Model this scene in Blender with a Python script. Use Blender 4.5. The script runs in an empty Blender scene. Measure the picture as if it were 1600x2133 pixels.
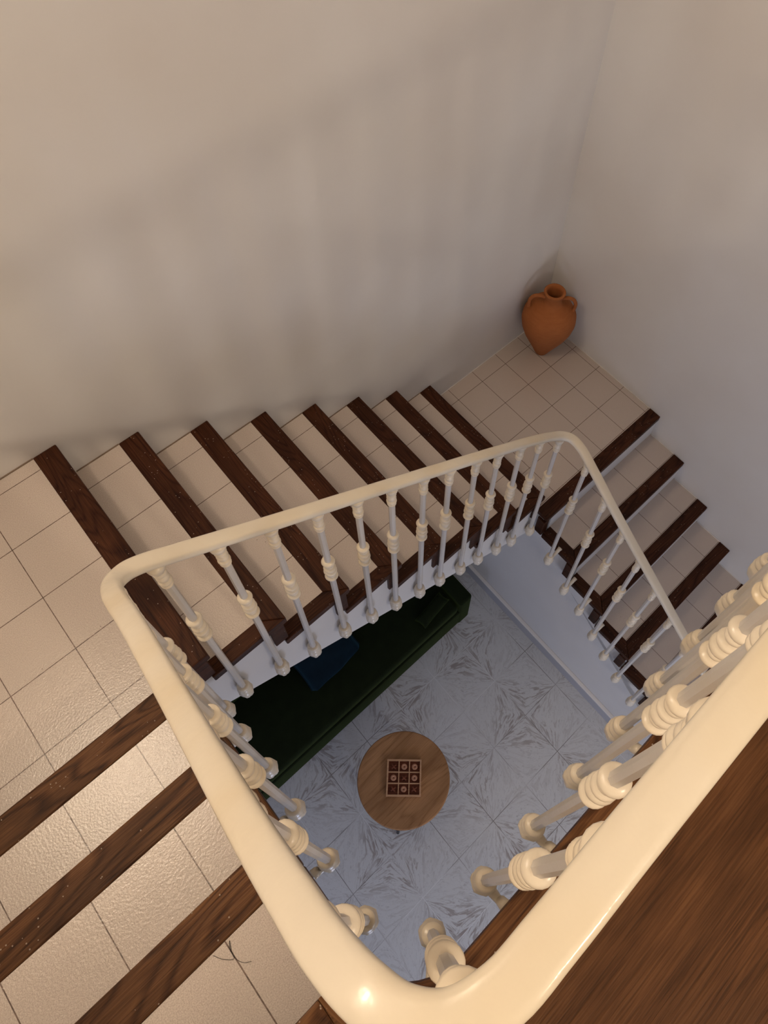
import bpy, bmesh, math, random
from mathutils import Matrix, Vector
random.seed(7)
PI = math.pi
C = bpy.context.scene.collection
SK = 0.045938                      # the stairwell is slightly out of square
def W(u, v, z): return Vector((u - SK*v, -v, z))   # u along the back wall, v out from it, z up

# ------------------------------------------------------------------ camera
sc = bpy.context.scene
cd = bpy.data.cameras.new('camera'); cam = bpy.data.objects.new('camera', cd); C.objects.link(cam)
cd.sensor_fit = 'HORIZONTAL'; cd.sensor_width = 36.0
cd.lens = 1582.11/1600*36
cd.shift_x = -134.93/1600; cd.shift_y = -102.04/1600
cd.clip_start = 0.02
def rot(rx, ry, rz):
    return Matrix.Rotation(rz, 3, 'Z') @ Matrix.Rotation(ry, 3, 'Y') @ Matrix.Rotation(rx, 3, 'X')
M = rot(0.5265189828, -0.0460394461, -0.7660904613)
cam.matrix_world = Matrix.Translation((-2.744290795, -1.760764876, 3.613404413)) @ M.to_4x4()
sc.camera = cam
# ------------------------------------------------------------------ world, lights, exposure
sc.view_settings.view_transform = 'Standard'; sc.view_settings.look = 'None'
sc.view_settings.gamma = 1.0; sc.view_settings.use_curve_mapping = False
sc.view_settings.exposure = -0.06
w = bpy.data.worlds.new('world'); sc.world = w; w.use_nodes = True
w.node_tree.nodes['Background'].inputs[0].default_value = (1.0, .86, .74, 1)
w.node_tree.nodes['Background'].inputs[1].default_value = 0.10
def area(name, loc, target, size, power, col, sy=None):
    l = bpy.data.lights.new(name, 'AREA'); l.energy = power; l.color = col
    l.size = size
    if sy: l.shape = 'RECTANGLE'; l.size_y = sy
    o = bpy.data.objects.new(name, l); C.objects.link(o)
    o.location = loc; o.rotation_euler = (target - loc).to_track_quat('-Z', 'Y').to_euler()
    return o
def point(name, loc, r, power, col):
    l = bpy.data.lights.new(name, 'POINT'); l.energy = power; l.color = col; l.shadow_soft_size = r
    o = bpy.data.objects.new(name, l); C.objects.link(o); o.location = loc
    return o
WARM = (1.0, .82, .62); NEUT = (1.0, .89, .78); COOL = (.46, .58, 1.0); DAY = (.66, .74, 1.0)
point('hall_lamp', W(-2.30, 4.0, 4.06), .10, 90, WARM)
point('landing_lamp', W(-3.38, .17, 4.35), .10, 46, WARM)
area('sofa_side_daylight', W(-4.4, 1.5, -.6), W(-2.6, .9, -1.6), .5, 4.5, COOL, .5)
area('ground_floor_daylight', W(-3.3, 4.0, -.35), W(-.1, 1.4, .5), 1.0, 28, DAY, 1.0)
area('ground_floor_fill', W(-2.0, 4.2, .35), W(-2.0, 1.5, -1.6), .6, 13, NEUT)  # added neutral fill, takes the blue off the marble floor

# ------------------------------------------------------------------ materials
def mat(name, col=(.5,.5,.5), rough=.5, spec=.5):
    m = bpy.data.materials.new(name); m.use_nodes = True
    b = m.node_tree.nodes['Principled BSDF']
    b.inputs['Base Color'].default_value = (*col, 1); b.inputs['Roughness'].default_value = rough
    b.inputs['Specular IOR Level'].default_value = spec
    return m, m.node_tree, b
def N(t, typ, **k):
    n = t.nodes.new(typ)
    for a, v in k.items(): setattr(n, a, v)
    return n
def mth(t, op, a, b=None, c=None):
    n = t.nodes.new('ShaderNodeMath'); n.operation = op
    for i, x in enumerate((a, b, c)):
        if x is None: continue
        if isinstance(x, (int, float)): n.inputs[i].default_value = x
        else: t.links.new(x, n.inputs[i])
    return n.outputs[0]
def mix(t, fac, a, b, blend='MIX'):
    n = t.nodes.new('ShaderNodeMix'); n.data_type = 'RGBA'; n.blend_type = blend
    for s, x in ((n.inputs[0], fac), (n.inputs[6], a), (n.inputs[7], b)):
        if isinstance(x, (int, float)): s.default_value = x
        elif isinstance(x, tuple): s.default_value = (*x, 1)
        else: t.links.new(x, s)
    return n.outputs[2]
def ramp(t, x, pts):
    n = t.nodes.new('ShaderNodeValToRGB'); e = n.color_ramp.elements
    while len(e) < len(pts): e.new(.5)
    for i, (p, c) in enumerate(pts):
        e[i].position = p; e[i].color = (*c, 1) if isinstance(c, tuple) else (c, c, c, 1)
    t.links.new(x, n.inputs[0]); return n.outputs[0]
def noise(t, vec, scale, detail=4, rough=.5, dim='3D', w=None, dist=0):
    n = t.nodes.new('ShaderNodeTexNoise'); n.noise_dimensions = dim
    n.inputs['Scale'].default_value = scale; n.inputs['Detail'].default_value = detail
    n.inputs['Roughness'].default_value = rough; n.inputs['Distortion'].default_value = dist
    if vec is not None: t.links.new(vec, n.inputs['Vector'])
    if w is not None: t.links.new(w, n.inputs['W'])
    return n.outputs[0]
def bump(t, b, h, strength, dist):
    n = t.nodes.new('ShaderNodeBump'); n.inputs['Strength'].default_value = strength
    n.inputs['Distance'].default_value = dist; t.links.new(h, n.inputs['Height'])
    t.links.new(n.outputs[0], b.inputs['Normal'])
def uvout(t):
    return N(t, 'ShaderNodeTexCoord').outputs['UV']
def gpos(t):
    return N(t, 'ShaderNodeNewGeometry').outputs['Position']
def scalev(t, v, s):
    n = N(t, 'ShaderNodeMapping'); n.inputs['Scale'].default_value = s; t.links.new(v, n.inputs['Vector']); return n.outputs[0]

def wall_mat():
    m, t, b = mat('painted_plaster', (.72, .70, .68), .55, .4)
    p = gpos(t)
    n1 = noise(t, p, 1.3, 4); 
    c = mix(t, ramp(t, n1, [(.35, 0.), (.65, 1.)]), (.70, .67, .645), (.75, .735, .72))
    t.links.new(c, b.inputs['Base Color'])
    h = noise(t, p, 9, 5, .6); bump(t, b, h, .15, .008)
    return m
WALL = wall_mat()
CEIL, _, _ = mat('ceiling_paint', (.75, .73, .70), .7)

def tile_mat(name, base, speck, grout, T, rough=.42):
    m, t, b = mat(name, base, rough, .85)
    uv = uvout(t)
    s = N(t, 'ShaderNodeSeparateXYZ'); t.links.new(uv, s.inputs[0])
    ds = []; ids = []
    for i in (0, 1):
        x = mth(t, 'DIVIDE', s.outputs[i], T)
        f = mth(t, 'ABSOLUTE', mth(t, 'SUBTRACT', mth(t, 'FRACT', mth(t, 'ADD', x, .5)), .5))
        ds.append(f); ids.append(mth(t, 'FLOOR', x))
    d = mth(t, 'MINIMUM', ds[0], ds[1])
    g = mth(t, 'LESS_THAN', mth(t, 'MULTIPLY', d, T), .0013)
    sp = noise(t, uv, 420, 2, .6); bl = noise(t, uv, 7, 3)
    c = mix(t, ramp(t, sp, [(.36, 0.), (.62, 1.)]), speck, base)
    c = mix(t, mth(t, 'MULTIPLY', bl, .35), c, tuple(x*.86 for x in base))
    # worn dark joint lines with gaps
    gn = noise(t, uv, 60, 2); gc = mix(t, ramp(t, gn, [(.4, 0.), (.6, 1.)]), grout, tuple(x*1.9 for x in grout))
    c = mix(t, g, c, gc)
    vor = N(t, 'ShaderNodeTexVoronoi'); vor.inputs['Scale'].default_value = 16; t.links.new(uv, vor.inputs['Vector'])
    c = mix(t, mth(t, 'LESS_THAN', vor.outputs['Distance'], .022), c, (.10, .07, .05))
    t.links.new(c, b.inputs['Base Color'])
    h = noise(t, uv, 170, 3, .55)
    h2 = mth(t, 'SUBTRACT', h, mth(t, 'MULTIPLY', g, .8))
    bump(t, b, h2, .5, .0015)
    return m
TILE = tile_mat('speckled_beige_tile', (.66, .575, .515), (.47, .39, .34), (.10, .065, .05), .1965, .25)
RISER, _, _ = mat('white_riser_paint', (.66, .65, .65), .5)

def wood_mat(name, dark, mid, light, freq, along=1.6, across=15, rough=.45, specks=True, fine=.5, seed=0.):
    m, t, b = mat(name, mid, rough, .14)
    uv = uvout(t)
    oi = N(t, 'ShaderNodeObjectInfo')
    mp = N(t, 'ShaderNodeVectorMath', operation='ADD'); t.links.new(uv, mp.inputs[0])
    cb = N(t, 'ShaderNodeCombineXYZ'); r = mth(t, 'MULTIPLY', oi.outputs['Random'], 37.)
    cb.inputs[1].default_value = seed; t.links.new(r, cb.inputs[2]); t.links.new(cb.outputs[0], mp.inputs[1])
    v = mp.outputs[0]
    low = noise(t, scalev(t, v, (along, across, 1)), 1.0, 1.2, .4, dist=.25)
    saw = mth(t, 'FRACT', mth(t, 'MULTIPLY', low, freq))
    rings = ramp(t, saw, [(0., .15), (.22, .85), (.70, .95), (1., .15)])
    fib = noise(t, scalev(t, v, (9, 330, 1)), 1.0, 3, .6)
    fib = ramp(t, fib, [(.34, 0.), (.66, 1.)])
    blot = noise(t, scalev(t, v, (3.5, 12, 1)), 1.0, 3, .5)
    k = mth(t, 'ADD', mth(t, 'MULTIPLY', rings, 1-fine), mth(t, 'MULTIPLY', fib, fine))
    c = ramp(t, k, [(.10, dark), (.5, mid), (.95, light)])
    c = mix(t, ramp(t, blot, [(.40, 0.), (.75, .6)]), c, tuple(x*.8 for x in dark))
    if specks:
        vor = N(t, 'ShaderNodeTexVoronoi'); vor.inputs['Scale'].default_value = 75; t.links.new(uv, vor.inputs['Vector'])
        dst = mth(t, 'LESS_THAN', vor.outputs['Distance'], .12)
        sel = mth(t, 'GREATER_THAN', noise(t, uv, 14, 2), .51)
        c = mix(t, mth(t, 'MULTIPLY', dst, sel), c, (.30, .24, .19))
    t.links.new(c, b.inputs['Base Color'])
    bump(t, b, k, .35, .0018)
    return m
DARKW = wood_mat('dark_stained_wood', (.014, .0033, .0014), (.048, .0145, .006), (.088, .031, .0125), 14, along=1.3, across=11, fine=.5)
F1W = wood_mat('lamplit_stained_wood', (.022, .0075, .003), (.085, .034, .013), (.17, .078, .031), 15, along=1.5, across=10, fine=.42)  # same wood as DARKW, warm lamplight put into its paler colour
FLOORW = wood_mat('brown_wood_flooring', (.050, .020, .0075), (.105, .044, .0165), (.150, .066, .026), 11, along=.7, across=4.5, specks=False, fine=.62, rough=.5)

def marble_mat():
    m, t, b = mat('veined_marble_tile', (.5, .5, .5), .42, .45)
    uv = uvout(t); s = N(t, 'ShaderNodeSeparateXYZ'); t.links.new(uv, s.inputs[0])
    U = mth(t, 'DIVIDE', mth(t, 'ADD', s.outputs[0], 2.575+.303*20), .303)
    V = mth(t, 'DIVIDE', mth(t, 'SUBTRACT', s.outputs[1], 1.493-.303*20), .303)
    a = mth(t, 'PINGPONG', U, 1.0); bb = mth(t, 'PINGPONG', V, 1.0)
    p = mth(t, 'SUBTRACT', a, bb); q = mth(t, 'SUBTRACT', mth(t, 'ADD', a, bb), 1.0)
    wd = mth(t, 'ADD', mth(t, 'SUBTRACT', 1.0, mth(t, 'ABSOLUTE', p)), .22)
    ang = mth(t, 'DIVIDE', q, wd)
    idn = mth(t, 'ADD', mth(t, 'MULTIPLY', mth(t, 'FLOOR', U), 3.17), mth(t, 'MULTIPLY', mth(t, 'FLOOR', V), 7.31))
    cb = N(t, 'ShaderNodeCombineXYZ'); t.links.new(mth(t, 'MULTIPLY', ang, 5.6), cb.inputs[0]); t.links.new(mth(t, 'MULTIPLY', p, 1.25), cb.inputs[1]); t.links.new(idn, cb.inputs[2])
    st = noise(t, cb.outputs[0], 1.7, 5, .6, dist=1.1)
    big = ramp(t, st, [(.50, 0.), (.585, 1.)])
    edge = ramp(t, mth(t, 'ADD', mth(t, 'MULTIPLY', ang, .5), .5), [(.05, 1.), (.40, .8), (.55, .18), (1., .30)])
    # small flecks all along the diagonal direction
    cb2 = N(t, 'ShaderNodeCombineXYZ'); t.links.new(mth(t, 'MULTIPLY', q, 17.), cb2.inputs[0]); t.links.new(mth(t, 'MULTIPLY', p, 6.), cb2.inputs[1]); t.links.new(idn, cb2.inputs[2])
    fl = ramp(t, noise(t, cb2.outputs[0], 1.0, 4, .65, dist=1.6), [(.56, 0.), (.68, 1.)])
    cb3 = N(t, 'ShaderNodeCombineXYZ'); t.links.new(U, cb3.inputs[0]); t.links.new(V, cb3.inputs[1])
    patch = ramp(t, noise(t, cb3.outputs[0], 1.55, 2, .5), [(.32, .25), (.55, 1.)])
    c = mix(t, mth(t, 'MULTIPLY', mth(t, 'MULTIPLY', big, edge), patch), (.64, .64, .635), (.33, .285, .265))
    c = mix(t, mth(t, 'MULTIPLY', fl, .6), c, (.36, .345, .345))
    d = mth(t, 'MINIMUM', mth(t, 'ABSOLUTE', mth(t, 'SUBTRACT', mth(t, 'FRACT', mth(t, 'ADD', U, .5)), .5)),
            mth(t, 'ABSOLUTE', mth(t, 'SUBTRACT', mth(t, 'FRACT', mth(t, 'ADD', V, .5)), .5)))
    g = mth(t, 'LESS_THAN', d, .006)
    gc = mix(t, ramp(t, noise(t, uv, 1.7, 2), [(.45, 0.), (.6, 1.)]), (.22, .20, .19), (.74, .74, .74))
    c = mix(t, g, c, gc)
    t.links.new(c, b.inputs['Base Color'])
    return m
MARBLE = marble_mat()

def enamel(name, col, rough=.22):
    m, t, b = mat(name, col, rough, .55)
    p = gpos(t); n = noise(t, p, 38, 3, .5); bump(t, b, n, .22, .004)
    bl = noise(t, p, 5, 3); c = mix(t, ramp(t, bl, [(.4, 0.), (.75, 1.)]), col, tuple(x*y for x, y in zip(col, (.95, .90, .80))))
    t.links.new(c, b.inputs['Base Color'])
    return m
RAIL = enamel('cream_enamel', (.80, .73, .61), .2)
CREAM = enamel('cream_casting_paint', (.78, .70, .58), .28)
GREYP = enamel('grey_white_rod_paint', (.62, .59, .565), .3)
def clay():
    m, t, b = mat('terracotta', (.36, .125, .04), .85, .2)
    p = gpos(t); n = noise(t, scalev(t, p, (1, 1, 5)), 22, 4)
    c = mix(t, n, (.31, .10, .030), (.42, .15, .05)); t.links.new(c, b.inputs['Base Color']); bump(t, b, n, .2, .003)
    return m
CLAY = clay()
BASEP, _, _ = mat('shaded_baseboard_paint', (.46, .46, .50), .5)  # shade on the baseboard face put into this darker grey
JOINT, _, _ = mat('joint_filler', (.78, .74, .70), .7)
DJOINT, _, _ = mat('dirty_joint_filler', (.22, .16, .12), .8)
def velvet(name, col, sheen):
    m, t, b = mat(name, col, .85, .1)
    b.inputs['Sheen Weight'].default_value = .35; b.inputs['Sheen Tint'].default_value = (*sheen, 1)
    n = noise(t, gpos(t), 14, 3); c = mix(t, n, tuple(x*.6 for x in col), tuple(x*1.4 for x in col)); t.links.new(c, b.inputs['Base Color'])
    return m
GREEN = velvet('dark_green_velvet', (.008, .012, .004), (.16, .24, .05))
TEAL = velvet('dark_teal_velvet', (.0025, .008, .014), (.05, .16, .25))
OAK = wood_mat('oak_veneer', (.24, .115, .048), (.40, .205, .09), (.49, .26, .12), 9, along=1.2, across=6, specks=False, fine=.5, rough=.5)
PINE = wood_mat('pale_wood', (.50, .27, .14), (.62, .36, .20), (.72, .43, .25), 10, along=4, across=30, specks=False, fine=.6)
REDW = wood_mat('reddish_wood', (.10, .028, .014), (.20, .062, .032), (.28, .095, .05), 10, along=4, across=30, specks=False, fine=.6)
PIECE = wood_mat('piece_wood', (.40, .19, .11), (.50, .25, .15), (.58, .30, .18), 10, along=6, across=40, specks=False, fine=.6)
BLACK, _, _ = mat('black_metal', (.02, .02, .022), .4)
HAIR, _, _ = mat('black_hair', (.015, .01, .008), .5)

# ------------------------------------------------------------------ mesh helpers
class MB:
    """collects geometry in (u, v, z) metres with UVs, links as one mesh"""
    def __init__(s): s.V = []; s.F = []; s.UV = []; s.S = []
    def face(s, pts, uvs=None, smooth=False):
        i = len(s.V); s.V += [tuple(p) for p in pts]; s.F.append(tuple(range(i, i+len(pts))))
        if uvs is None: uvs = [(p[0], p[1]) for p in pts]
        s.UV += list(uvs); s.S.append(smooth)
    def prism(s, poly, z0, z1, grain='u', off=(0, 0)):
        """poly: (u,v) outline, counter-clockwise in u,v"""
        ar = sum(a[0]*b[1]-b[0]*a[1] for a, b in zip(poly, poly[1:]+poly[:1]))
        if ar > 0: poly = poly[::-1]
        uvf = (lambda p: (p[0]+off[0], p[1]+off[1])) if grain == 'u' else (lambda p: (p[1]+off[1], p[0]+off[0]))
        zt = z1 if callable(z1) else (lambda p: z1); zb = z0 if callable(z0) else (lambda p: z0)
        top = [(p[0], p[1], zt(p)) for p in poly]; bot = [(p[0], p[1], zb(p)) for p in poly]
        s.face(top, [uvf(p) for p in poly]); s.face(bot[::-1], [uvf(p) for p in poly[::-1]])
        for i in range(len(poly)):
            j = (i+1) % len(poly)
            q = [top[i], bot[i], bot[j], top[j]]
            du = abs(poly[j][0]-poly[i][0]); dv = abs(poly[j][1]-poly[i][1])
            if du >= dv: uv = [(p[0], p[2]) for p in q]
            else: uv = [(p[1], p[2]) for p in q]
            s.face(q, uv)
    def box(s, u0, u1, v0, v1, z0, z1, grain='u', off=(0, 0)):
        s.prism([(u0, v0), (u1, v0), (u1, v1), (u0, v1)], z0, z1, grain, off)
    def build(s, name, m, parent=None, bevel=0, org=None):
        me = bpy.data.meshes.new(name)
        org = org or W(0, 0, 0)
        me.from_pydata([W(*p) - org for p in s.V], [], s.F)
        uvl = me.uv_layers.new(name='UVMap')
        for i, uv in enumerate(s.UV): uvl.data[i].uv = uv
        for i, p in enumerate(me.polygons): p.use_smooth = s.S[i]
        bm = bmesh.new(); bm.from_mesh(me); bmesh.ops.remove_doubles(bm, verts=bm.verts, dist=1e-5)
        bmesh.ops.recalc_face_normals(bm, faces=bm.faces); bm.to_mesh(me); bm.free()
        me.materials.append(m)
        o = bpy.data.objects.new(name, me); C.objects.link(o)
        if parent: o.parent = parent; o.location = org - parent.location
        else: o.location = org
        if bevel:
            b = o.modifiers.new('bevel', 'BEVEL'); b.width = bevel; b.segments = 2; b.limit_method = 'ANGLE'
        return o
def empty(name, loc, rz=0):
    o = bpy.data.objects.new(name, None); C.objects.link(o); o.location = loc; o.rotation_euler.z = rz; o.empty_display_size = .05
    return o
def tag(o, label=None, cat=None, group=None, kind=None):
    if label: o['label'] = label
    if cat: o['category'] = cat
    if group: o['group'] = group
    if kind: o['kind'] = kind
    return o
def mesh_obj(name, verts, faces, m, parent=None, smooth=True, loc=None, uvs=None):
    me = bpy.data.meshes.new(name); me.from_pydata([tuple(v) for v in verts], [], faces)
    bm = bmesh.new(); bm.from_mesh(me); bmesh.ops.recalc_face_normals(bm, faces=bm.faces); bm.to_mesh(me); bm.free()
    for p in me.polygons: p.use_smooth = smooth
    me.materials.append(m)
    l = me.uv_layers.new(name='UVMap')
    for lp in me.loops:
        co = me.vertices[lp.vertex_index].co; l.data[lp.index].uv = (co.x, co.y)
    o = bpy.data.objects.new(name, me); C.objects.link(o)
    if parent: o.parent = parent
    if loc is not None: o.location = loc
    return o
def lathe(prof, seg=24, squash=None):
    V = []; F = []
    n = len(prof)
    for (r, z) in prof:
        for k in range(seg):
            a = 2*PI*k/seg; V.append((r*math.cos(a), r*math.sin(a), z))
    for i in range(n-1):
        for k in range(seg):
            k2 = (k+1) % seg; F.append((i*seg+k, i*seg+k2, (i+1)*seg+k2, (i+1)*seg+k))
    F.append(tuple(range(seg))[::-1]); F.append(tuple((n-1)*seg+k for k in range(seg)))
    return V, F
def tube(path, radii, seg=12):
    """tube through points, radii a number or list of (ra, rb)"""
    V = []; F = []
    n = len(path); P = [Vector(p) for p in path]
    prev = None
    for i in range(n):
        t = (P[min(i+1, n-1)] - P[max(i-1, 0)]).normalized()
        if prev is None:
            a = t.orthogonal().normalized()
        else: a = (prev - t*prev.dot(t)).normalized()
        prev = a; b = t.cross(a)
        r = radii[i] if isinstance(radii, (list, tuple)) else radii
        for k in range(seg):
            th = 2*PI*k/seg; V.append(P[i] + a*r*math.cos(th) + b*r*math.sin(th))
    for i in range(n-1):
        for k in range(seg):
            k2 = (k+1) % seg; F.append((i*seg+k, i*seg+k2, (i+1)*seg+k2, (i+1)*seg+k))
    F.append(tuple(range(seg))[::-1]); F.append(tuple((n-1)*seg+k for k in range(seg)))
    return V, F
def join(*vf):
    V = []; F = []
    for v, f in vf:
        o = len(V); V += list(v); F += [tuple(i+o for i in q) for q in f]
    return V, F

# ------------------------------------------------------------------ dimensions
H2, T2, WD, A2, S = .18, .24624, .9114, .97455, .0795
W3, B3, H3, T3 = .97507, .96683, .18987, .25818
C1, H1, T1 = .96745, .17844, .26336
Z1 = 8*H2                              # upper landing
ZT = Z1 + 4*H1                         # top floor 2.154
ZF = -1.645                            # ground floor
D = 1.8754                             # well edge of the top floor
U1E = -2.772                           # well edge of the upper flight
UL = -3.72                             # left wall
N8 = -(A2 + 7*T2)                      # front of the first nosing of flight 2
VB = 5.2; ZC = 4.75
# ------------------------------------------------------------------ room shell
def struct(mb, name, m): return tag(mb.build(name, m), kind='structure')
b = MB(); b.box(-5.2, .15, -.15, 0, ZF-.1, ZC); struct(b, 'wall_back', WALL)
b = MB(); b.box(0, .15, 0, VB, ZF-.1, ZC); struct(b, 'wall_right', WALL)
b = MB(); b.box(UL-.12, UL, 0, VB, Z1-.25, ZC); struct(b, 'wall_left', WALL)
b = MB(); b.box(-5.2, .15, VB, VB+.15, ZF-.1, ZC); struct(b, 'wall_front', WALL)
b = MB(); b.box(-5.35, -5.2, -.15, VB+.15, ZF-.1, Z1); struct(b, 'wall_ground_left', WALL)
b = MB(); b.box(-5.35, .15, -.15, VB+.15, ZC, ZC+.1); struct(b, 'ceiling', CEIL)
b = MB(); b.box(-5.2, 0, 0, VB, ZF-.1, ZF); struct(b, 'floor', MARBLE)
# wall under the lowest flight
uw = -W3+.012
b = MB(); b.prism([(uw, B3-.02), (uw+.10, B3-.02), (uw+.10, 3.28), (uw, 3.28)], ZF, lambda p: -.30-(p[1]-B3)*H3/T3)
b.box(uw, uw+.10, 0.0, B3-.02, ZF, -.16)
struct(b, 'wall_under_stair', WALL)
b = MB(); b.box(uw-.012, uw, 0.0, 3.28, ZF, ZF+.15); tag(b.build('baseboard_stair', BASEP, bevel=.002), kind='structure')
b = MB(); b.box(uw-.026, uw, 0.0, 3.28, ZF+.15, ZF+.164); tag(b.build('trim_baseboard_cap', JOINT, bevel=.004), kind='structure')

# top floor slab, with a rounded inner corner
F4 = C1 + 3*T1                         # front of the top floor edge at the upper flight
arc = []
cu, cv = U1E+.135, F4+.0005
RV = D - cv
for k in range(0, 13):
    a = PI - k*(PI/2)/12
    arc.append((cu + .135*math.cos(a), cv + RV*math.sin(a)))
TW = .0795
def offset_arc(d): return [(cu + (.135+d)*math.cos(PI-k*(PI/2)/12), cv + (RV+d)*math.sin(PI-k*(PI/2)/12)) for k in range(13)]
b = MB()
b.prism([(UL, F4+S)] + [(U1E-TW, F4+S)] + offset_arc(TW) + [(-.001, D+TW+.005), (-.001, VB), (UL, VB)], ZT-.012, ZT, off=(.3, .1))
struct(b, 'floor_upper', FLOORW)
b = MB(); b.prism([(UL, F4+.02), (U1E-.02, F4+.02)] + offset_arc(.02) + [(-.001, D+.02), (-.001, VB), (UL, VB)], ZT-.27, ZT-.012)
struct(b, 'floor_slab', WALL)
b = MB()
oa = arc; ob = offset_arc(TW)
path_o = [(U1E, F4)] + oa + [(-.001, D)]; path_i = [(U1E-TW, F4)] + ob + [(-.001, D+TW+.005)]
run = 0
for i in range(len(path_o)-1):
    p, q, r, s_ = path_o[i], path_o[i+1], path_i[i+1], path_i[i]
    L = math.dist(p, q)
    uv = [(run, 0), (run+L, 0), (run+L, TW), (run, TW)]; run += L
    z1, z0 = ZT+.003, ZT-.034
    b.face([(*p, z1), (*q, z1), (*r, z1), (*s_, z1)], uv)
    b.face([(*p, z0), (*q, z0), (*r, z0), (*s_, z0)], uv)
    b.face([(*p, z1), (*q, z1), (*q, z0), (*p, z0)], [(run, 0), (run+L, 0), (run+L, .035), (run, .035)])
    b.face([(*s_, z1), (*r, z1), (*r, z0), (*s_, z0)], [(run, 0), (run+L, 0), (run+L, .035), (run, .035)])
for p, s_ in ((path_o[0], path_i[0]), (path_o[-1], path_i[-1])):
    b.face([(*p, ZT+.003), (*s_, ZT+.003), (*s_, ZT-.034), (*p, ZT-.034)])
tag(b.build('trim_well_edge', F1W), kind='structure')
b = MB(); b.box(UL, U1E-TW, F4, F4+S, ZT-.034, ZT+.003)
tag(b.build('trim_stair_head', F1W, bevel=.004), kind='structure')

# ------------------------------------------------------------------ upper landing
def wood_strip(u0, u1, v0, v1, z, grain, th=.036, lift=.003, parent=None, name='nosing', m=None, off=(0, 0)):
    b = MB(); b.box(u0, u1, v0, v1, z-th, z+lift, grain, off)
    return b.build(name, m or DARKW, parent, bevel=.004)
G = 1e-3
TO = (3.146, -.095)       # tile joint offsets (u, v)
lan = tag(empty('stair_landing', W(-3.2, .45, Z1)), 'upper tiled quarter landing at the left, between the two upper flights', 'landing')
b = MB(); b.prism([(UL, 0), (N8-S, 0), (N8-S, WD), (U1E, WD), (U1E, C1+.03), (UL, C1+.03)], Z1-.012, Z1, off=(2.9706, -.2496+.1965))
b.build('tile_paving', TILE, lan)
b = MB(); b.prism([(UL, 0), (N8-.02, 0), (N8-.02, WD-.02), (U1E-.02, WD-.02), (U1E-.02, C1+.03), (UL, C1+.03)], Z1-.2, Z1-.012)
b.build('slab', WALL, lan)
b = MB(); b.box(U1E, N8-S, WD-.055, WD, Z1-.034, Z1+.003); b.build('edge_trim', DARKW, lan, bevel=.004)
# ------------------------------------------------------------------ upper flight (left side)
f1 = tag(empty('stair_flight', W(-3.2, 1.4, Z1)), 'upper tiled flight nearest the viewer with wide brown wooden nosings, rising from the upper landing', 'staircase')
for i in range(3):
    v0 = C1+i*T1; z = Z1+(i+1)*H1; v1 = v0+T1
    b = MB(); b.box(UL, U1E-.035, v0+S, v1+.02, z-.012, z, off=(3.146-.0, -v0-S+.008+.1965*i)); b.build('tread_tile', TILE, f1)
    wood_strip(UL, U1E, v0, v0+S, z, 'u', parent=f1, m=F1W, off=(i*1.7, i*.9))
    wood_strip(U1E-.035, U1E, v0+S, v1+.02, z, 'v', parent=f1, name='side_trim', m=F1W)
for i in range(4):
    v0 = C1+i*T1; z = Z1+i*H1
    b = MB(); b.box(UL, U1E-.02, v0+.02, v0+.035, z, z+H1-.012); b.build('riser', RISER, f1)
b = MB()
poly = [(C1+.02, Z1-.2), (C1+.02, Z1), ]
for i in range(3): poly += [(C1+.035+i*T1, Z1+(i+1)*H1-.013), (C1+.035+(i+1)*T1, Z1+(i+1)*H1-.013)]
poly += [(F4+.03, ZT-.27)]
def vprofile(mb, poly, u0, u1):
    L = [(u0, v, z) for v, z in poly]; R_ = [(u1, v, z) for v, z in poly]
    uvp = [(v, z) for v, z in poly]
    mb.face(L, uvp); mb.face(R_[::-1], uvp[::-1])
    for i in range(len(poly)):
        j = (i+1) % len(poly); mb.face([L[i], L[j], R_[j], R_[i]])
def uprofile(mb, poly, v0, v1):
    L = [(u, v0, z) for u, z in poly]; R_ = [(u, v1, z) for u, z in poly]
    mb.face(L, list(poly)); mb.face(R_[::-1], list(poly)[::-1])
    for i in range(len(poly)):
        j = (i+1) % len(poly); mb.face([L[i], L[j], R_[j], R_[i]])
vprofile(b, poly, UL, U1E-.02); b.build('stringer', WALL, f1)

# ------------------------------------------------------------------ middle flight (back wall)
f2 = tag(empty('stair_flight', W(-1.85, .45, .6)), 'middle tiled flight of dark wooden nosings running down along the back wall', 'staircase')
# nosing corner readings: small real irregularities of each board (du at wall, du at well end, dv at end)
for k in range(1, 9):
    z = k*H2; uf = -(A2+(k-1)*T2); th = .036
    # nosing mitred into the side trim of its own tread
    b = MB()
    u_up = uf - T2
    last = (k == 8)
    b.prism([(uf-S, 0), (uf, 0), (uf, WD), (uf-S, WD-.055 if not last else WD)], z-th, z+.003, 'v')
    b.build('nosing', DARKW, f2, bevel=.004)
    if not last:
        b = MB(); b.prism([(u_up-.03, WD-.055), (uf-S, WD-.055), (uf-.0012, WD-.0008), (u_up-.03, WD)], z-th, z+.003, 'u'); b.build('side_trim', DARKW, f2, bevel=.004)
        b = MB(); b.box(u_up-.02, uf-S, .002, WD-.055, z-.012, z, off=(-u_up+.1965*k+.022, -.09)); b.build('tread_tile', TILE, f2)
    b = MB(); b.box(uf-.035, uf-.02, 0, WD-.06, z-H2, z-.012); b.build('riser', RISER, f2)
    b = MB(); b.box(uf-.065, uf-.014, WD-.06, WD-.006, z-H2+.003, z-th); b.build('riser_end_board', DARKW, f2, bevel=.003)
SL = .655
def under2(u): return .92 - SL*(u+2.743)
b = MB()
poly = [(N8-.06, under2(N8-.06)), (N8-.06, Z1-.013), (N8-.021, Z1-.013)]
for k in range(7, 0, -1):
    z = k*H2-.013; uf = -(A2+(k-1)*T2)
    poly += [(uf-T2-.021, z), (uf-.021, z)]
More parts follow.
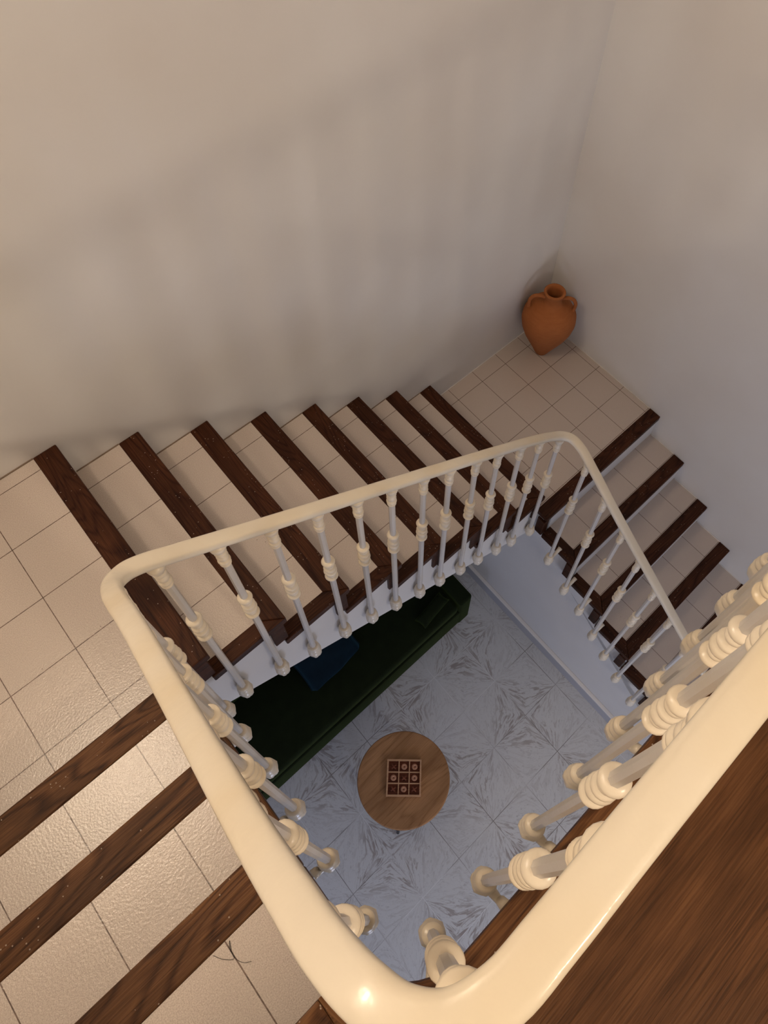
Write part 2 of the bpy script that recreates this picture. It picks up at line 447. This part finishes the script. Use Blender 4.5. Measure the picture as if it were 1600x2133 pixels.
poly += [(-A2-.021, -.013), (-A2+.05, -.013), (-A2+.05, under2(-A2+.05))]
uprofile(b, poly, 0.0, WD-.018); b.build('stringer', WALL, f2)

# ------------------------------------------------------------------ lower landing
l2 = tag(empty('stair_landing', W(-.45, .45, 0)), 'lower tiled corner landing on which the clay jar stands', 'landing')
b = MB(); b.box(-A2-.02, 0, 0, B3-S, -.012, 0, off=(.2375, -.095)); b.build('tile_paving', TILE, l2)
b = MB(); b.box(-A2, 0, 0, B3-.02, -.19, -.012); b.build('slab', WALL, l2)
b = MB(); b.box(-W3, 0, B3-S, B3, -.036, .003, 'u'); b.build('nosing', DARKW, l2, bevel=.004)
b = MB(); b.box(-W3-.012, -W3+.035, B3-.055, B3-.004, -H3, -.036); b.build('corner_post', DARKW, l2, bevel=.004)
# ------------------------------------------------------------------ lower flight (right wall)
f3 = tag(empty('stair_flight', W(-.5, 2, -.8)), 'lowest tiled flight of dark wooden nosings running down along the right wall', 'staircase')
for j in range(1, 9):
    v = B3+j*T3; z = -j*H3; vp = v-T3
    b = MB(); b.prism([(-W3, v), (0, v), (0, v-S), (-W3+.07, v-S)], z-.036, z+.003, 'u', off=(j*1.3, 0)); b.build('nosing', DARKW, f3, bevel=.004)
    b = MB(); b.prism([(-W3, vp-.004), (-W3, v-.0012), (-W3+.069, v-S), (-W3+.07, vp-.004)], z-.036, z+.003, 'v'); b.build('side_trim', DARKW, f3, bevel=.004)
    b = MB(); b.box(-W3+.07, 0, vp-.02, v-S, z-.012, z, off=(.152, -vp+.022+.1965*j)); b.build('tread_tile', TILE, f3)
for j in range(0, 9):
    v = B3+j*T3; z = -j*H3
    b = MB(); b.box(-W3+.05, -.001, v-.020, v-.005, z-H3, z-.036); b.build('riser', RISER, f3)
    if j: b = MB(); b.box(-W3-.004, -W3+.03, v-.06, v-.012, z-H3+.003, z-.036); b.build('riser_end_board', DARKW, f3, bevel=.003)
b = MB(); poly = [(B3-.03, -.3), (B3-.03, -H3-.013)]
for j in range(1, 9): poly += [(B3+j*T3-.02, -j*H3-.013), (B3+j*T3-.02, -(j+1)*H3-.013)]
poly += [(B3+8*T3-.02, ZF+.002), (B3+8*T3-.3, ZF+.002)]
vprofile(b, poly, uw+.101, -.001); b.build('stringer', WALL, f3)
b = MB(); poly = [(B3-.03, -.31), (B3-.03, -H3-.013)]
for j in range(1, 9): poly += [(B3+j*T3-.02, -j*H3-.013), (B3+j*T3-.02, -(j+1)*H3-.013)]
poly += [(B3+8*T3-.021, -9*H3+.1)]
vprofile(b, poly, uw+.0005, uw+.1); b.build('side_string', WALL, f3)

# filler beads where the paving meets the walls
b = MB(); b.box(-A2+.01, -.004, .0005, .0045, 0, .004); b.box(-.0045, -.0005, .0005, B3-S, 0, .004)
for j in range(1, 9): b.box(-.0045, -.0005, B3+(j-1)*T3, B3+j*T3-S, -j*H3, -j*H3+.004)
tag(b.build('trim_joint_lower', JOINT), kind='structure')
b = MB(); b.box(UL, N8-S, .0005, .004, Z1, Z1+.004)
for k in range(1, 8): b.box(-(A2+k*T2)+.001, -(A2+(k-1)*T2)-S, .0005, .004, k*H2, k*H2+.0035)
tag(b.build('trim_joint_upper', DJOINT), kind='structure')
# ------------------------------------------------------------------ railing
railing = tag(empty('stair_railing', W(-2.7, 1.8, ZT)), 'cream painted metal stair railing with turned balusters winding round the open well', 'railing')
RO = railing.location.copy()
ZR = .035
def zf2(u): return 2.117 - (u+2.671)*.731
rp = [(-.02, 1.842, 3.02), (-.6, 1.842, 3.02), (-1.2, 1.842, 3.02), (-1.8, 1.842, 3.02), (-2.3, 1.842, 3.02), (-2.52, 1.842, 3.02),
      (-2.60, 1.843, 3.018), (-2.650, 1.842, 3.015), (-2.687, 1.830, 3.008), (-2.709, 1.806, 3.002), (-2.720, 1.775, 2.990), (-2.728, 1.735, 2.955), (-2.733, 1.69, 2.90), (-2.740, 1.61, 2.80), (-2.746, 1.47, 2.65),
      (-2.750, 1.32, 2.505), (-2.753, 1.12, 2.345), (-2.757, 1.045, 2.282), (-2.757, .995, 2.238), (-2.747, .955, 2.195), (-2.722, .931, 2.158), (-2.690, .924, 2.133), (-2.62, .924, 2.082),
      (-2.4, .925, zf2(-2.4)), (-2.0, .925, zf2(-2.0)), (-1.6, .925, zf2(-1.6)-.003), (-1.25, .928, zf2(-1.25)-.008),
      (-1.13, .934, .975), (-1.075, .948, .935), (-1.045, .978, .915), (-1.037, 1.03, .895), (-1.045, 1.13, .84),
      (-1.06, 1.3, .735), (-1.06, 1.6, .515), (-1.06, 1.9, .294), (-1.06, 2.4, -.07), (-1.06, 3.0, -.51)]
def catmull(P, n):
    P = [Vector(p) for p in P]; out = []
    for i in range(len(P)-1):
        p0 = P[i-1] if i else P[i]*2-P[i+1]; p1, p2 = P[i], P[i+1]; p3 = P[i+2] if i+2 < len(P) else p2*2-p1
        d1 = max((p1-p0).length, 1e-6)**.5; d2 = max((p2-p1).length, 1e-6)**.5; d3 = max((p3-p2).length, 1e-6)**.5
        m1 = ((p1-p0)/d1 - (p2-p0)/(d1+d2) + (p2-p1)/d2)*d2
        m2 = ((p2-p1)/d2 - (p3-p1)/(d2+d3) + (p3-p2)/d3)*d2
        for k in range(n):
            t = k/n; out.append((2*t**3-3*t*t+1)*p1 + (t**3-2*t*t+t)*m1 + (-2*t**3+3*t*t)*p2 + (t**3-t*t)*m2)
    out.append(P[-1]); return out
path = [W(*p) for p in catmull(rp, 6)]
hw, hh = .0208, .0135
prof = []
for k in range(20):        # rounded bar, softly crowned
    a = 2*PI*k/20; ca, sa = math.cos(a), math.sin(a)
    prof.append((hw*math.copysign(abs(ca)**.62, ca), hh*math.copysign(abs(sa)**.62, sa) - hh))
V = []; F = []
for i, p in enumerate(path):
    t = (path[min(i+1, len(path)-1)] - path[max(i-1, 0)]); th = Vector((t.x, t.y, 0)).normalized(); side = Vector((th.y, -th.x, 0)); t.normalize()
    up = side.cross(t); up = up if up.z > 0 else -up
    for (x, y) in prof: V.append(p + side*x + up*y - RO)
n = len(prof)
for i in range(len(path)-1):
    for k in range(n):
        k2 = (k+1) % n; F.append((i*n+k, i*n+k2, (i+1)*n+k2, (i+1)*n+k))
F.append(tuple(range(n))[::-1]); F.append(tuple((len(path)-1)*n+k for k in range(n)))
mesh_obj('handrail', V, F, RAIL, railing)

F2B = [((-2.674, 0.925, 1.0133), (-2.6705, 0.925, 2.0826)), ((-2.5352, 0.925, 0.9302), (-2.5373, 0.925, 1.9853)), ((-2.4045, 0.925, 0.842), (-2.4047, 0.925, 1.8884)), ((-2.2651, 0.925, 0.7691), (-2.2713, 0.925, 1.7908)), ((-2.1351, 0.925, 0.6749), (-2.1383, 0.925, 1.6936)), ((-2.0087, 0.925, 0.5807), (-2.0099, 0.925, 1.5997)), ((-1.8738, 0.925, 0.4784), (-1.8732, 0.925, 1.4998)), ((-1.7497, 0.925, 0.4012), (-1.7504, 0.925, 1.41)), ((-1.612, 0.925, 0.3016), (-1.6131, 0.925, 1.3097)), ((-1.4861, 0.925, 0.2192), (-1.4864, 0.925, 1.2171)), ((-1.3442, 0.925, 0.1115), (-1.3418, 0.925, 1.1114)), ((-1.2196, 0.925, 0.0293), (-1.2066, 0.925, 1.0125)), ((-1.0553, 0.925, -0.0841), (-1.085, 0.942, 0.9))]
F3B = [((-1.06, 1.0936, -0.1716), (-1.0396, 1.0884, 0.8435)), ((-1.06, 1.2466, -0.3173), (-1.0562, 1.2353, 0.7459)), ((-1.06, 1.377, -0.3753), (-1.06, 1.377, 0.6445)), ((-1.06, 1.511, -0.4999), (-1.06, 1.5032, 0.552)), ((-1.06, 1.6276, -0.5897), (-1.06, 1.6334, 0.4564)), ((-1.06, 1.7542, -0.6992), (-1.06, 1.7651, 0.3594)), ((-1.06, 1.8986, -0.7926), (-1.06, 1.8986, 0.261)), ((-1.06, 2.0425, -0.8696), (-1.06, 2.0425, 0.1563)), ((-1.06, 2.1777, -0.9691), (-1.06, 2.1777, 0.0578)), ((-1.06, 2.3129, -1.0686), (-1.06, 2.3129, -0.0406)), ((-1.06, 2.4482, -1.168), (-1.06, 2.4482, -0.1393)), ((-1.06, 2.5835, -1.2675), (-1.06, 2.5835, -0.2385)), ((-1.06, 2.7187, -1.367), (-1.06, 2.7187, -0.3377)), ((-1.06, 2.854, -1.4664), (-1.06, 2.854, -0.4369))]
FUP = [((-2.751, 1.0, 1.205), (-2.757, 1.0, 2.2124), 3.14159, 0.045), ((-2.75, 1.117, 1.305), (-2.7532, 1.117, 2.3125), 3.14159, 0.045), ((-2.743, 1.265, 1.409), (-2.7508, 1.265, 2.431), 3.14159, 0.045), ((-2.743, 1.416, 1.532), (-2.7474, 1.416, 2.5678), 3.14159, 0.045), ((-2.743, 1.572, 1.673), (-2.7416, 1.572, 2.7293), 3.14159, 0.045), ((-2.744, 1.722, 1.847), (-2.7294, 1.722, 2.9091), 3.14159, 0.045), ((-2.66, 1.826, 1.96), (-2.672, 1.83, 2.982), -2.356, 0.1), ((-2.53, 1.832, 1.96), (-2.53, 1.839, 2.99), -1.5708, 0.06), ((-2.3955, 1.832, 1.96), (-2.3955, 1.839, 2.99), -1.5708, 0.06), ((-2.261, 1.832, 1.96), (-2.261, 1.839, 2.99), -1.5708, 0.06), ((-2.1265, 1.832, 1.96), (-2.1265, 1.839, 2.99), -1.5708, 0.06), ((-1.992, 1.832, 1.96), (-1.992, 1.839, 2.99), -1.5708, 0.06), ((-1.8575, 1.832, 1.96), (-1.8575, 1.839, 2.99), -1.5708, 0.06), ((-1.723, 1.832, 1.96), (-1.723, 1.839, 2.99), -1.5708, 0.06), ((-1.5885, 1.832, 1.96), (-1.5885, 1.839, 2.99), -1.5708, 0.06), ((-1.454, 1.832, 1.96), (-1.454, 1.839, 2.99), -1.5708, 0.06), ((-1.3195, 1.832, 1.96), (-1.3195, 1.839, 2.99), -1.5708, 0.06), ((-1.185, 1.832, 1.96), (-1.185, 1.839, 2.99), -1.5708, 0.06), ((-1.0505, 1.832, 1.96), (-1.0505, 1.839, 2.99), -1.5708, 0.06), ((-0.916, 1.832, 1.96), (-0.916, 1.839, 2.99), -1.5708, 0.06), ((-0.7815, 1.832, 1.96), (-0.7815, 1.839, 2.99), -1.5708, 0.06), ((-0.647, 1.832, 1.96), (-0.647, 1.839, 2.99), -1.5708, 0.06), ((-0.5125, 1.832, 1.96), (-0.5125, 1.839, 2.99), -1.5708, 0.06), ((-0.378, 1.832, 1.96), (-0.378, 1.839, 2.99), -1.5708, 0.06), ((-0.2435, 1.832, 1.96), (-0.2435, 1.839, 2.99), -1.5708, 0.06), ((-0.109, 1.832, 1.96), (-0.109, 1.839, 2.99), -1.5708, 0.06)]
HAIRP = [(-2.9768, 1.5773), (-2.9666, 1.594), (-2.9518, 1.6066), (-2.9493, 1.5901), (-2.9422, 1.5784), (-2.9494, 1.5973), (-2.9482, 1.6128), (-2.9407, 1.6247), (-2.9304, 1.6314)]
HB = 1.027
def ring(zc, r, h, core=.0112, n=6):
    return [(core + (r-core)*math.sin(PI*k/n)**.6, zc-h/2+h*k/n) for k in range(n+1)]
# faceted rod
sV, sF = lathe([(.0108, .0), (.0108, HB)], 8)
# knuckle: five rings
kp = []
for zc, r, h in ((-.060, .0215, .016), (-.041, .0165, .013), (-.018, .0215, .022), (.007, .0200, .016), (.029, .0165, .013), (.054, .0215, .019)): kp += ring(.632+zc, r, h)
kV, kF = lathe(kp, 20)
# top collar under the rail
cp = []
for zc, r, h in ((-.100, .0150, .012), (-.084, .0165, .016), (-.062, .0155, .022), (-.040, .0160, .014)): cp += ring(HB+zc, r, h)
cp += [(.0130, HB-.032), (.0160, HB-.026), (.0200, HB-.016), (.0215, HB-.006), (.0200, HB+.004)]
cV, cF = lathe(cp, 20)
# foot cup with small leaf facets
fp = [(.004, -.046), (.010, -.044), (.0155, -.034), (.0195, -.020), (.0215, -.004), (.0212, .006), (.0170, .009), (.0195, .014), (.0205, .020), (.0170, .026), (.0155, .029), (.0180, .034), (.0175, .040), (.0125, .044)]
fp = [(r*1.18, z*1.22) for r, z in fp]
fV, fF = lathe(fp, 20)
fV = [((x*(1+.07*math.cos(6*math.atan2(y, x))) if z < .006 else x), (y*(1+.07*math.cos(6*math.atan2(y, x))) if z < .006 else y), z) for x, y, z in fV]
def bracket_vf(L):      # cast arm along local +X from the foot cup back to the edge
    return tube([(.008, 0, -.010), (.024, 0, -.018), (.040, 0, -.020), (.058, 0, -.012), (L-.012, 0, .002), (L, 0, .004)], [.010, .0105, .0085, .0095, .011, .013], 10)
brk = {}
proto = None
def baluster(base, top, ang, L):
    """base/top in (u,v,z); ang = world direction of the bracket arm"""
    global proto
    p = W(*base); q = W(*top); d = q - p
    sc_ = d.length/HB; quat = Vector((0, 0, 1)).rotation_difference(d.normalized())
    mw = quat.to_matrix().to_4x4() @ Matrix.Diagonal((1, 1, sc_, 1))
    if proto is None:
        s = mesh_obj('baluster', sV, sF, GREYP, railing, smooth=False); s['label'] = 'grey white octagonal rod'
        kn = mesh_obj('knuckle', kV, kF, CREAM, s); co = mesh_obj('collar', cV, cF, CREAM, s); ft = mesh_obj('foot_cup', fV, fF, CREAM, s)
        proto = (s, kn, co, ft)
    else:
        s = proto[0].copy(); C.objects.link(s); s.parent = railing
        for c in proto[1:]:
            k = c.copy(); C.objects.link(k); k.parent = s
    s.matrix_parent_inverse = Matrix.Identity(4)
    s.matrix_basis = Matrix.Translation(p - RO) @ mw
    key = round(L, 3)
    if key not in brk:
        bv, bf = bracket_vf(key); b_ = mesh_obj('bracket', bv, bf, CREAM, s); brk[key] = b_
    else:
        b_ = brk[key].copy(); C.objects.link(b_); b_.parent = s
    b_.rotation_euler = (0, 0, ang)
    return s
# middle flight
for base, top in F2B:
    baluster(base, top, PI/2, .045)
for base, top in F3B:
    baluster(base, top, 0, .095)
for base, top, ang, L in FUP:
    baluster(base, top, ang, L)

# ------------------------------------------------------------------ terracotta jar
jar = tag(empty('amphora', W(-.200, .172, 0)), 'terracotta two-handled jar standing in the corner of the lower landing', 'jar')
jp = [(.020, 0), (.034, .004), (.042, .02), (.058, .055), (.085, .11), (.114, .17), (.134, .225), (.142, .27), (.138, .31), (.120, .345), (.085, .372), (.055, .386), (.046, .40), (.044, .42), (.046, .445), (.052, .462), (.056, .470), (.052, .476), (.042, .474), (.038, .455), (.036, .42), (.036, .39), (.06, .35), (.10, .29), (.09, .15), (.03, .04)]
jp = [(r*1.10, z*1.095) for r, z in jp]
jV, jF = lathe(jp, 40)
body = mesh_obj('jar_body', jV, jF, CLAY, jar)
for s in (-1, 1):
    dirn = Vector((math.cos(-.85)*s, math.sin(-.85)*s, 0))*1.08
    pts = [dirn*.040+Vector((0, 0, .468)), dirn*.070+Vector((0, 0, .477)), dirn*.100+Vector((0, 0, .470)), dirn*.117+Vector((0, 0, .442)), dirn*.119+Vector((0, 0, .405)), dirn*.112+Vector((0, 0, .365))]
    hV, hF = tube(catmull(pts, 4), .0105, 12)
    mesh_obj('handle', hV, hF, CLAY, jar)

# ------------------------------------------------------------------ soft shapes
def soft_box(name, u0, u1, v0, v1, z0, z1, m, parent, r=.03, seg=3, lvl=1):
    b = MB(); b.box(u0, u1, v0, v1, z0, z1)
    o = b.build(name, m, parent)
    bv = o.modifiers.new('bevel', 'BEVEL'); bv.width = r; bv.segments = seg+1
    for p in o.data.polygons: p.use_smooth = True
    return o
sofa = tag(empty('sofa', W(-2.2, .4, ZF)), 'dark green velvet sofa on the ground floor under the middle flight', 'sofa')
SU0, SU1 = -3.5, -1.19
soft_box('base', SU0+.02, SU1-.01, .03, .73, ZF+.04, ZF+.27, GREEN, sofa, .012)
soft_box('seat_cushion', SU0+.125, SU1-.113, .19, .722, ZF+.274, ZF+.38, GREEN, sofa, .025)
soft_box('backrest', SU0+.02, SU1-.01, .02, .21, ZF+.24, ZF+.74, GREEN, sofa, .04)
for a, c in ((SU0, SU0+.12), (SU1-.11, SU1)):
    soft_box('armrest', a, c, .02, .735, ZF+.03, ZF+.42, GREEN, sofa, .02)
for u in (SU0+.06, SU1-.06):
    for v in (.07, .68):
        lv, lf = lathe([(.014, 0), (.018, .04)], 12); mesh_obj('leg', lv, lf, BLACK, sofa, loc=W(u, v, ZF)-sofa.location)
def pillow(name, w_, d_, h_, m, parent=None, loc=None, rot=None, crease=0):
    V = []; F = []; n = 14
    for sgn in (1, -1):
        for i in range(n+1):
            for j in range(n+1):
                x, y = i/n*2-1, j/n*2-1
                pin = 1 - .10*(abs(x*y))**.0 * (1-abs(x)**3)*(abs(y)**8) - 0
                px = x*(1-.07*(1-y*y)); py = y*(1-.07*(1-x*x))
                zz = ((1-x**4)*(1-y**4))**.55
                zz += crease*(math.sin(5*x+2*y)*math.cos(4*y-x))*zz*.18
                V.append((px*w_/2, py*d_/2, sgn*zz*h_/2))
    m1 = (n+1)**2
    for s_ in (0, 1):
        for i in range(n):
            for j in range(n):
                a = s_*m1+i*(n+1)+j; q = (a, a+n+1, a+n+2, a+1); F.append(q if not s_ else q[::-1])
    bm = bmesh.new(); vs = [bm.verts.new(v) for v in V]
    for f in F: bm.faces.new([vs[i] for i in f])
    bmesh.ops.remove_doubles(bm, verts=bm.verts, dist=1e-5); bmesh.ops.recalc_face_normals(bm, faces=bm.faces)
    me = bpy.data.meshes.new(name); bm.to_mesh(me); bm.free(); me.materials.append(m)
    for p in me.polygons: p.use_smooth = True
    o = bpy.data.objects.new(name, me); C.objects.link(o)
    if parent: o.parent = parent
    if loc is not None: o.location = loc
    if rot: o.rotation_euler = rot
    return o
cush = pillow('cushion', .42, .40, .13, TEAL, crease=1.0)
cush.location = W(-2.18, .385, ZF+.515); cush.rotation_euler = (math.radians(58), 0, math.radians(4))
tag(cush, 'dark teal velvet cushion with piped edge leaning on the green sofa', 'cushion')
pts = []
for k in range(48):
    a = 2*PI*k/48; x, y = math.cos(a), math.sin(a); s_ = 1/max(abs(x), abs(y)); x, y = x*s_, y*s_
    pts.append(Vector((x*(1-.07*(1-y*y))*.21, y*(1-.07*(1-x*x))*.20, 0)))
pv, pf = tube(pts + [pts[0]], .004, 8); o = mesh_obj('piping', pv, pf, TEAL, cush)
bol = pillow('bolster', .26, .09, .07, GREEN); bol.location = W(-1.46, .62, ZF+.40); bol.rotation_euler = (0, 0, math.radians(8))
tag(bol, 'small dark green bolster lying on the sofa seat beside the armrest', 'cushion')

# ------------------------------------------------------------------ coffee table
TZ = ZF+.42; tc = W(-2.273, 1.267, ZF)
tab = tag(empty('coffee_table', tc), 'round oak coffee table with black metal legs on the marble floor', 'table')
tab.rotation_euler.z = math.radians(0)
tp = [(.262, .398), (.272, .402), (.275, .410), (.272, .418), (.268, .42)]
tv, tf = lathe(tp, 72)
ttop = mesh_obj('tabletop', tv, tf, OAK, tab, smooth=False)
# leg seen at the lower side of the photograph, three more around it
lp = W(-2.465, 1.431, ZF) - tc
a0 = math.atan2(lp.y, lp.x); R0 = math.hypot(lp.x, lp.y)
for k in range(4):
    a = a0+k*PI/2
    lv, lf = tube([(R0*.72*math.cos(a), R0*.72*math.sin(a), .398), (R0*math.cos(a), R0*math.sin(a), .0)], [.013, .009], 12)
    mesh_obj('leg', lv, lf, BLACK, tab)
rv, rf = tube([(R0*.75*math.cos(a0), R0*.75*math.sin(a0), .388), (-R0*.75*math.cos(a0), -R0*.75*math.sin(a0), .388)], .008, 8)
r2, rf2 = tube([(R0*.75*math.cos(a0+PI/2), R0*.75*math.sin(a0+PI/2), .388), (-R0*.75*math.cos(a0+PI/2), -R0*.75*math.sin(a0+PI/2), .388)], .008, 8)
jv, jf = join((rv, rf), (r2, rf2)); mesh_obj('underframe', jv, jf, BLACK, tab)
# ------------------------------------------------------------------ noughts and crosses board
q0, q1, q2, q3 = [W(*p, 0) for p in ((-2.280, 1.119), (-2.127, 1.261), (-2.258, 1.410), (-2.410, 1.269))]
bc = (q0+q1+q2+q3)/4; ex = ((q1-q0)+(q2-q3)); ex.normalize(); BW = (q1-q0).length; BH = (q3-q0).length
angb = math.atan2(ex.y, ex.x)
brd = empty('game_board', Vector((bc.x, bc.y, TZ+.0005)), angb)
tag(brd, 'square wooden noughts and crosses board with nine cells on the coffee table', 'board game')
def lbox(V, F, x0, x1, y0, y1, z0, z1):
    o = len(V); V += [(x, y, z) for z in (z0, z1) for (x, y) in ((x0, y0), (x1, y0), (x1, y1), (x0, y1))]
    F += [tuple(i+o for i in f) for f in ((3, 2, 1, 0), (4, 5, 6, 7), (0, 1, 5, 4), (1, 2, 6, 5), (2, 3, 7, 6), (3, 0, 4, 7))]
hb = (BW+BH)/4
V = []; F = []; lbox(V, F, -hb+.002, hb-.002, -hb+.002, hb-.002, 0, .006)
mesh_obj('base_panel', V, F, REDW, brd, smooth=False)
V = []; F = []; e = .009; cell = (2*hb-2*e)/3
for s_ in (-1, 1):
    lbox(V, F, min(s_*hb, s_*(hb-e)), max(s_*hb, s_*(hb-e)), -hb, hb, 0.0062, .026)
    lbox(V, F, -hb+e, hb-e, min(s_*hb, s_*(hb-e)), max(s_*hb, s_*(hb-e)), 0.0062, .026)
mesh_obj('rim', V, F, PINE, brd, smooth=False)
V = []; F = []
for s_ in (-1, 1):
    c0 = s_*cell/2; lbox(V, F, c0-.003, c0+.003, -hb+e, hb-e, .0062, .0225)
    for j in (-1, 0, 1):
        y0 = j*cell; lo = -hb+e if j == -1 else y0-cell/2+.003; hi = hb-e if j == 1 else y0+cell/2-.003
        lbox(V, F, lo, hi, c0-.003, c0+.003, .0062, .0225)
mesh_obj('divider', V, F, PINE, brd, smooth=False)
ringp = lathe([(.0050, .002), (.013, 0), (.0175, .004), (.0175, .012), (.013, .016), (.0045, .013), (.0035, .006)], 24)
def cross_vf():
    V = []; F = []
    n = 32
    outline = []
    for k in range(n):
        a = 2*PI*k/n; r = .0135 + .0065*math.cos(4*(a-PI/4)); outline.append((r*math.cos(a), r*math.sin(a)))
    for z, s_ in ((0, .9), (.003, 1), (.012, 1), (.015, .85)):
        V += [(x*s_, y*s_, z) for x, y in outline]
    for i in range(3):
        for k in range(n): k2 = (k+1) % n; F.append((i*n+k, i*n+k2, (i+1)*n+k2, (i+1)*n+k))
    F.append(tuple(range(n))[::-1]); F.append(tuple(3*n+k for k in range(n)))
    return V, F
crossp = cross_vf()
rows = ['XOO', 'OXO', 'XOX']; rn = ['top', 'middle', 'bottom']; cn = ['left', 'centre', 'right']
for r_ in range(3):
    for c_ in range(3):
        kind = rows[r_][c_]; vf = ringp if kind == 'O' else crossp
        nm = 'nought_piece' if kind == 'O' else 'cross_piece'
        o = mesh_obj(nm, vf[0], vf[1], PIECE if kind == 'O' else REDW)
        lx, ly = (c_-1)*cell, (1-r_)*cell
        o.location = brd.location + Vector((lx*math.cos(angb)-ly*math.sin(angb), lx*math.sin(angb)+ly*math.cos(angb), .0063))
        o.rotation_euler.z = angb + random.uniform(-.15, .15)
        desc = 'pale round wooden nought' if kind == 'O' else 'dark red wooden cross'
        tag(o, f'{desc} in the {rn[r_]} {cn[c_]} cell of the game board', 'game piece', 'noughts and crosses pieces')
# ------------------------------------------------------------------ a stray hair on the third tread
hz = Z1+3*H1+.0015
hp = catmull([W(*p, hz) for p in HAIRP], 5)
hv, hf = tube([p - hp[0] for p in hp], .0004, 5); h = mesh_obj('stray_hair', hv, hf, HAIR, loc=hp[0])
tag(h, 'thin curly black hair lying on the tile of the nearest tread', 'hair')
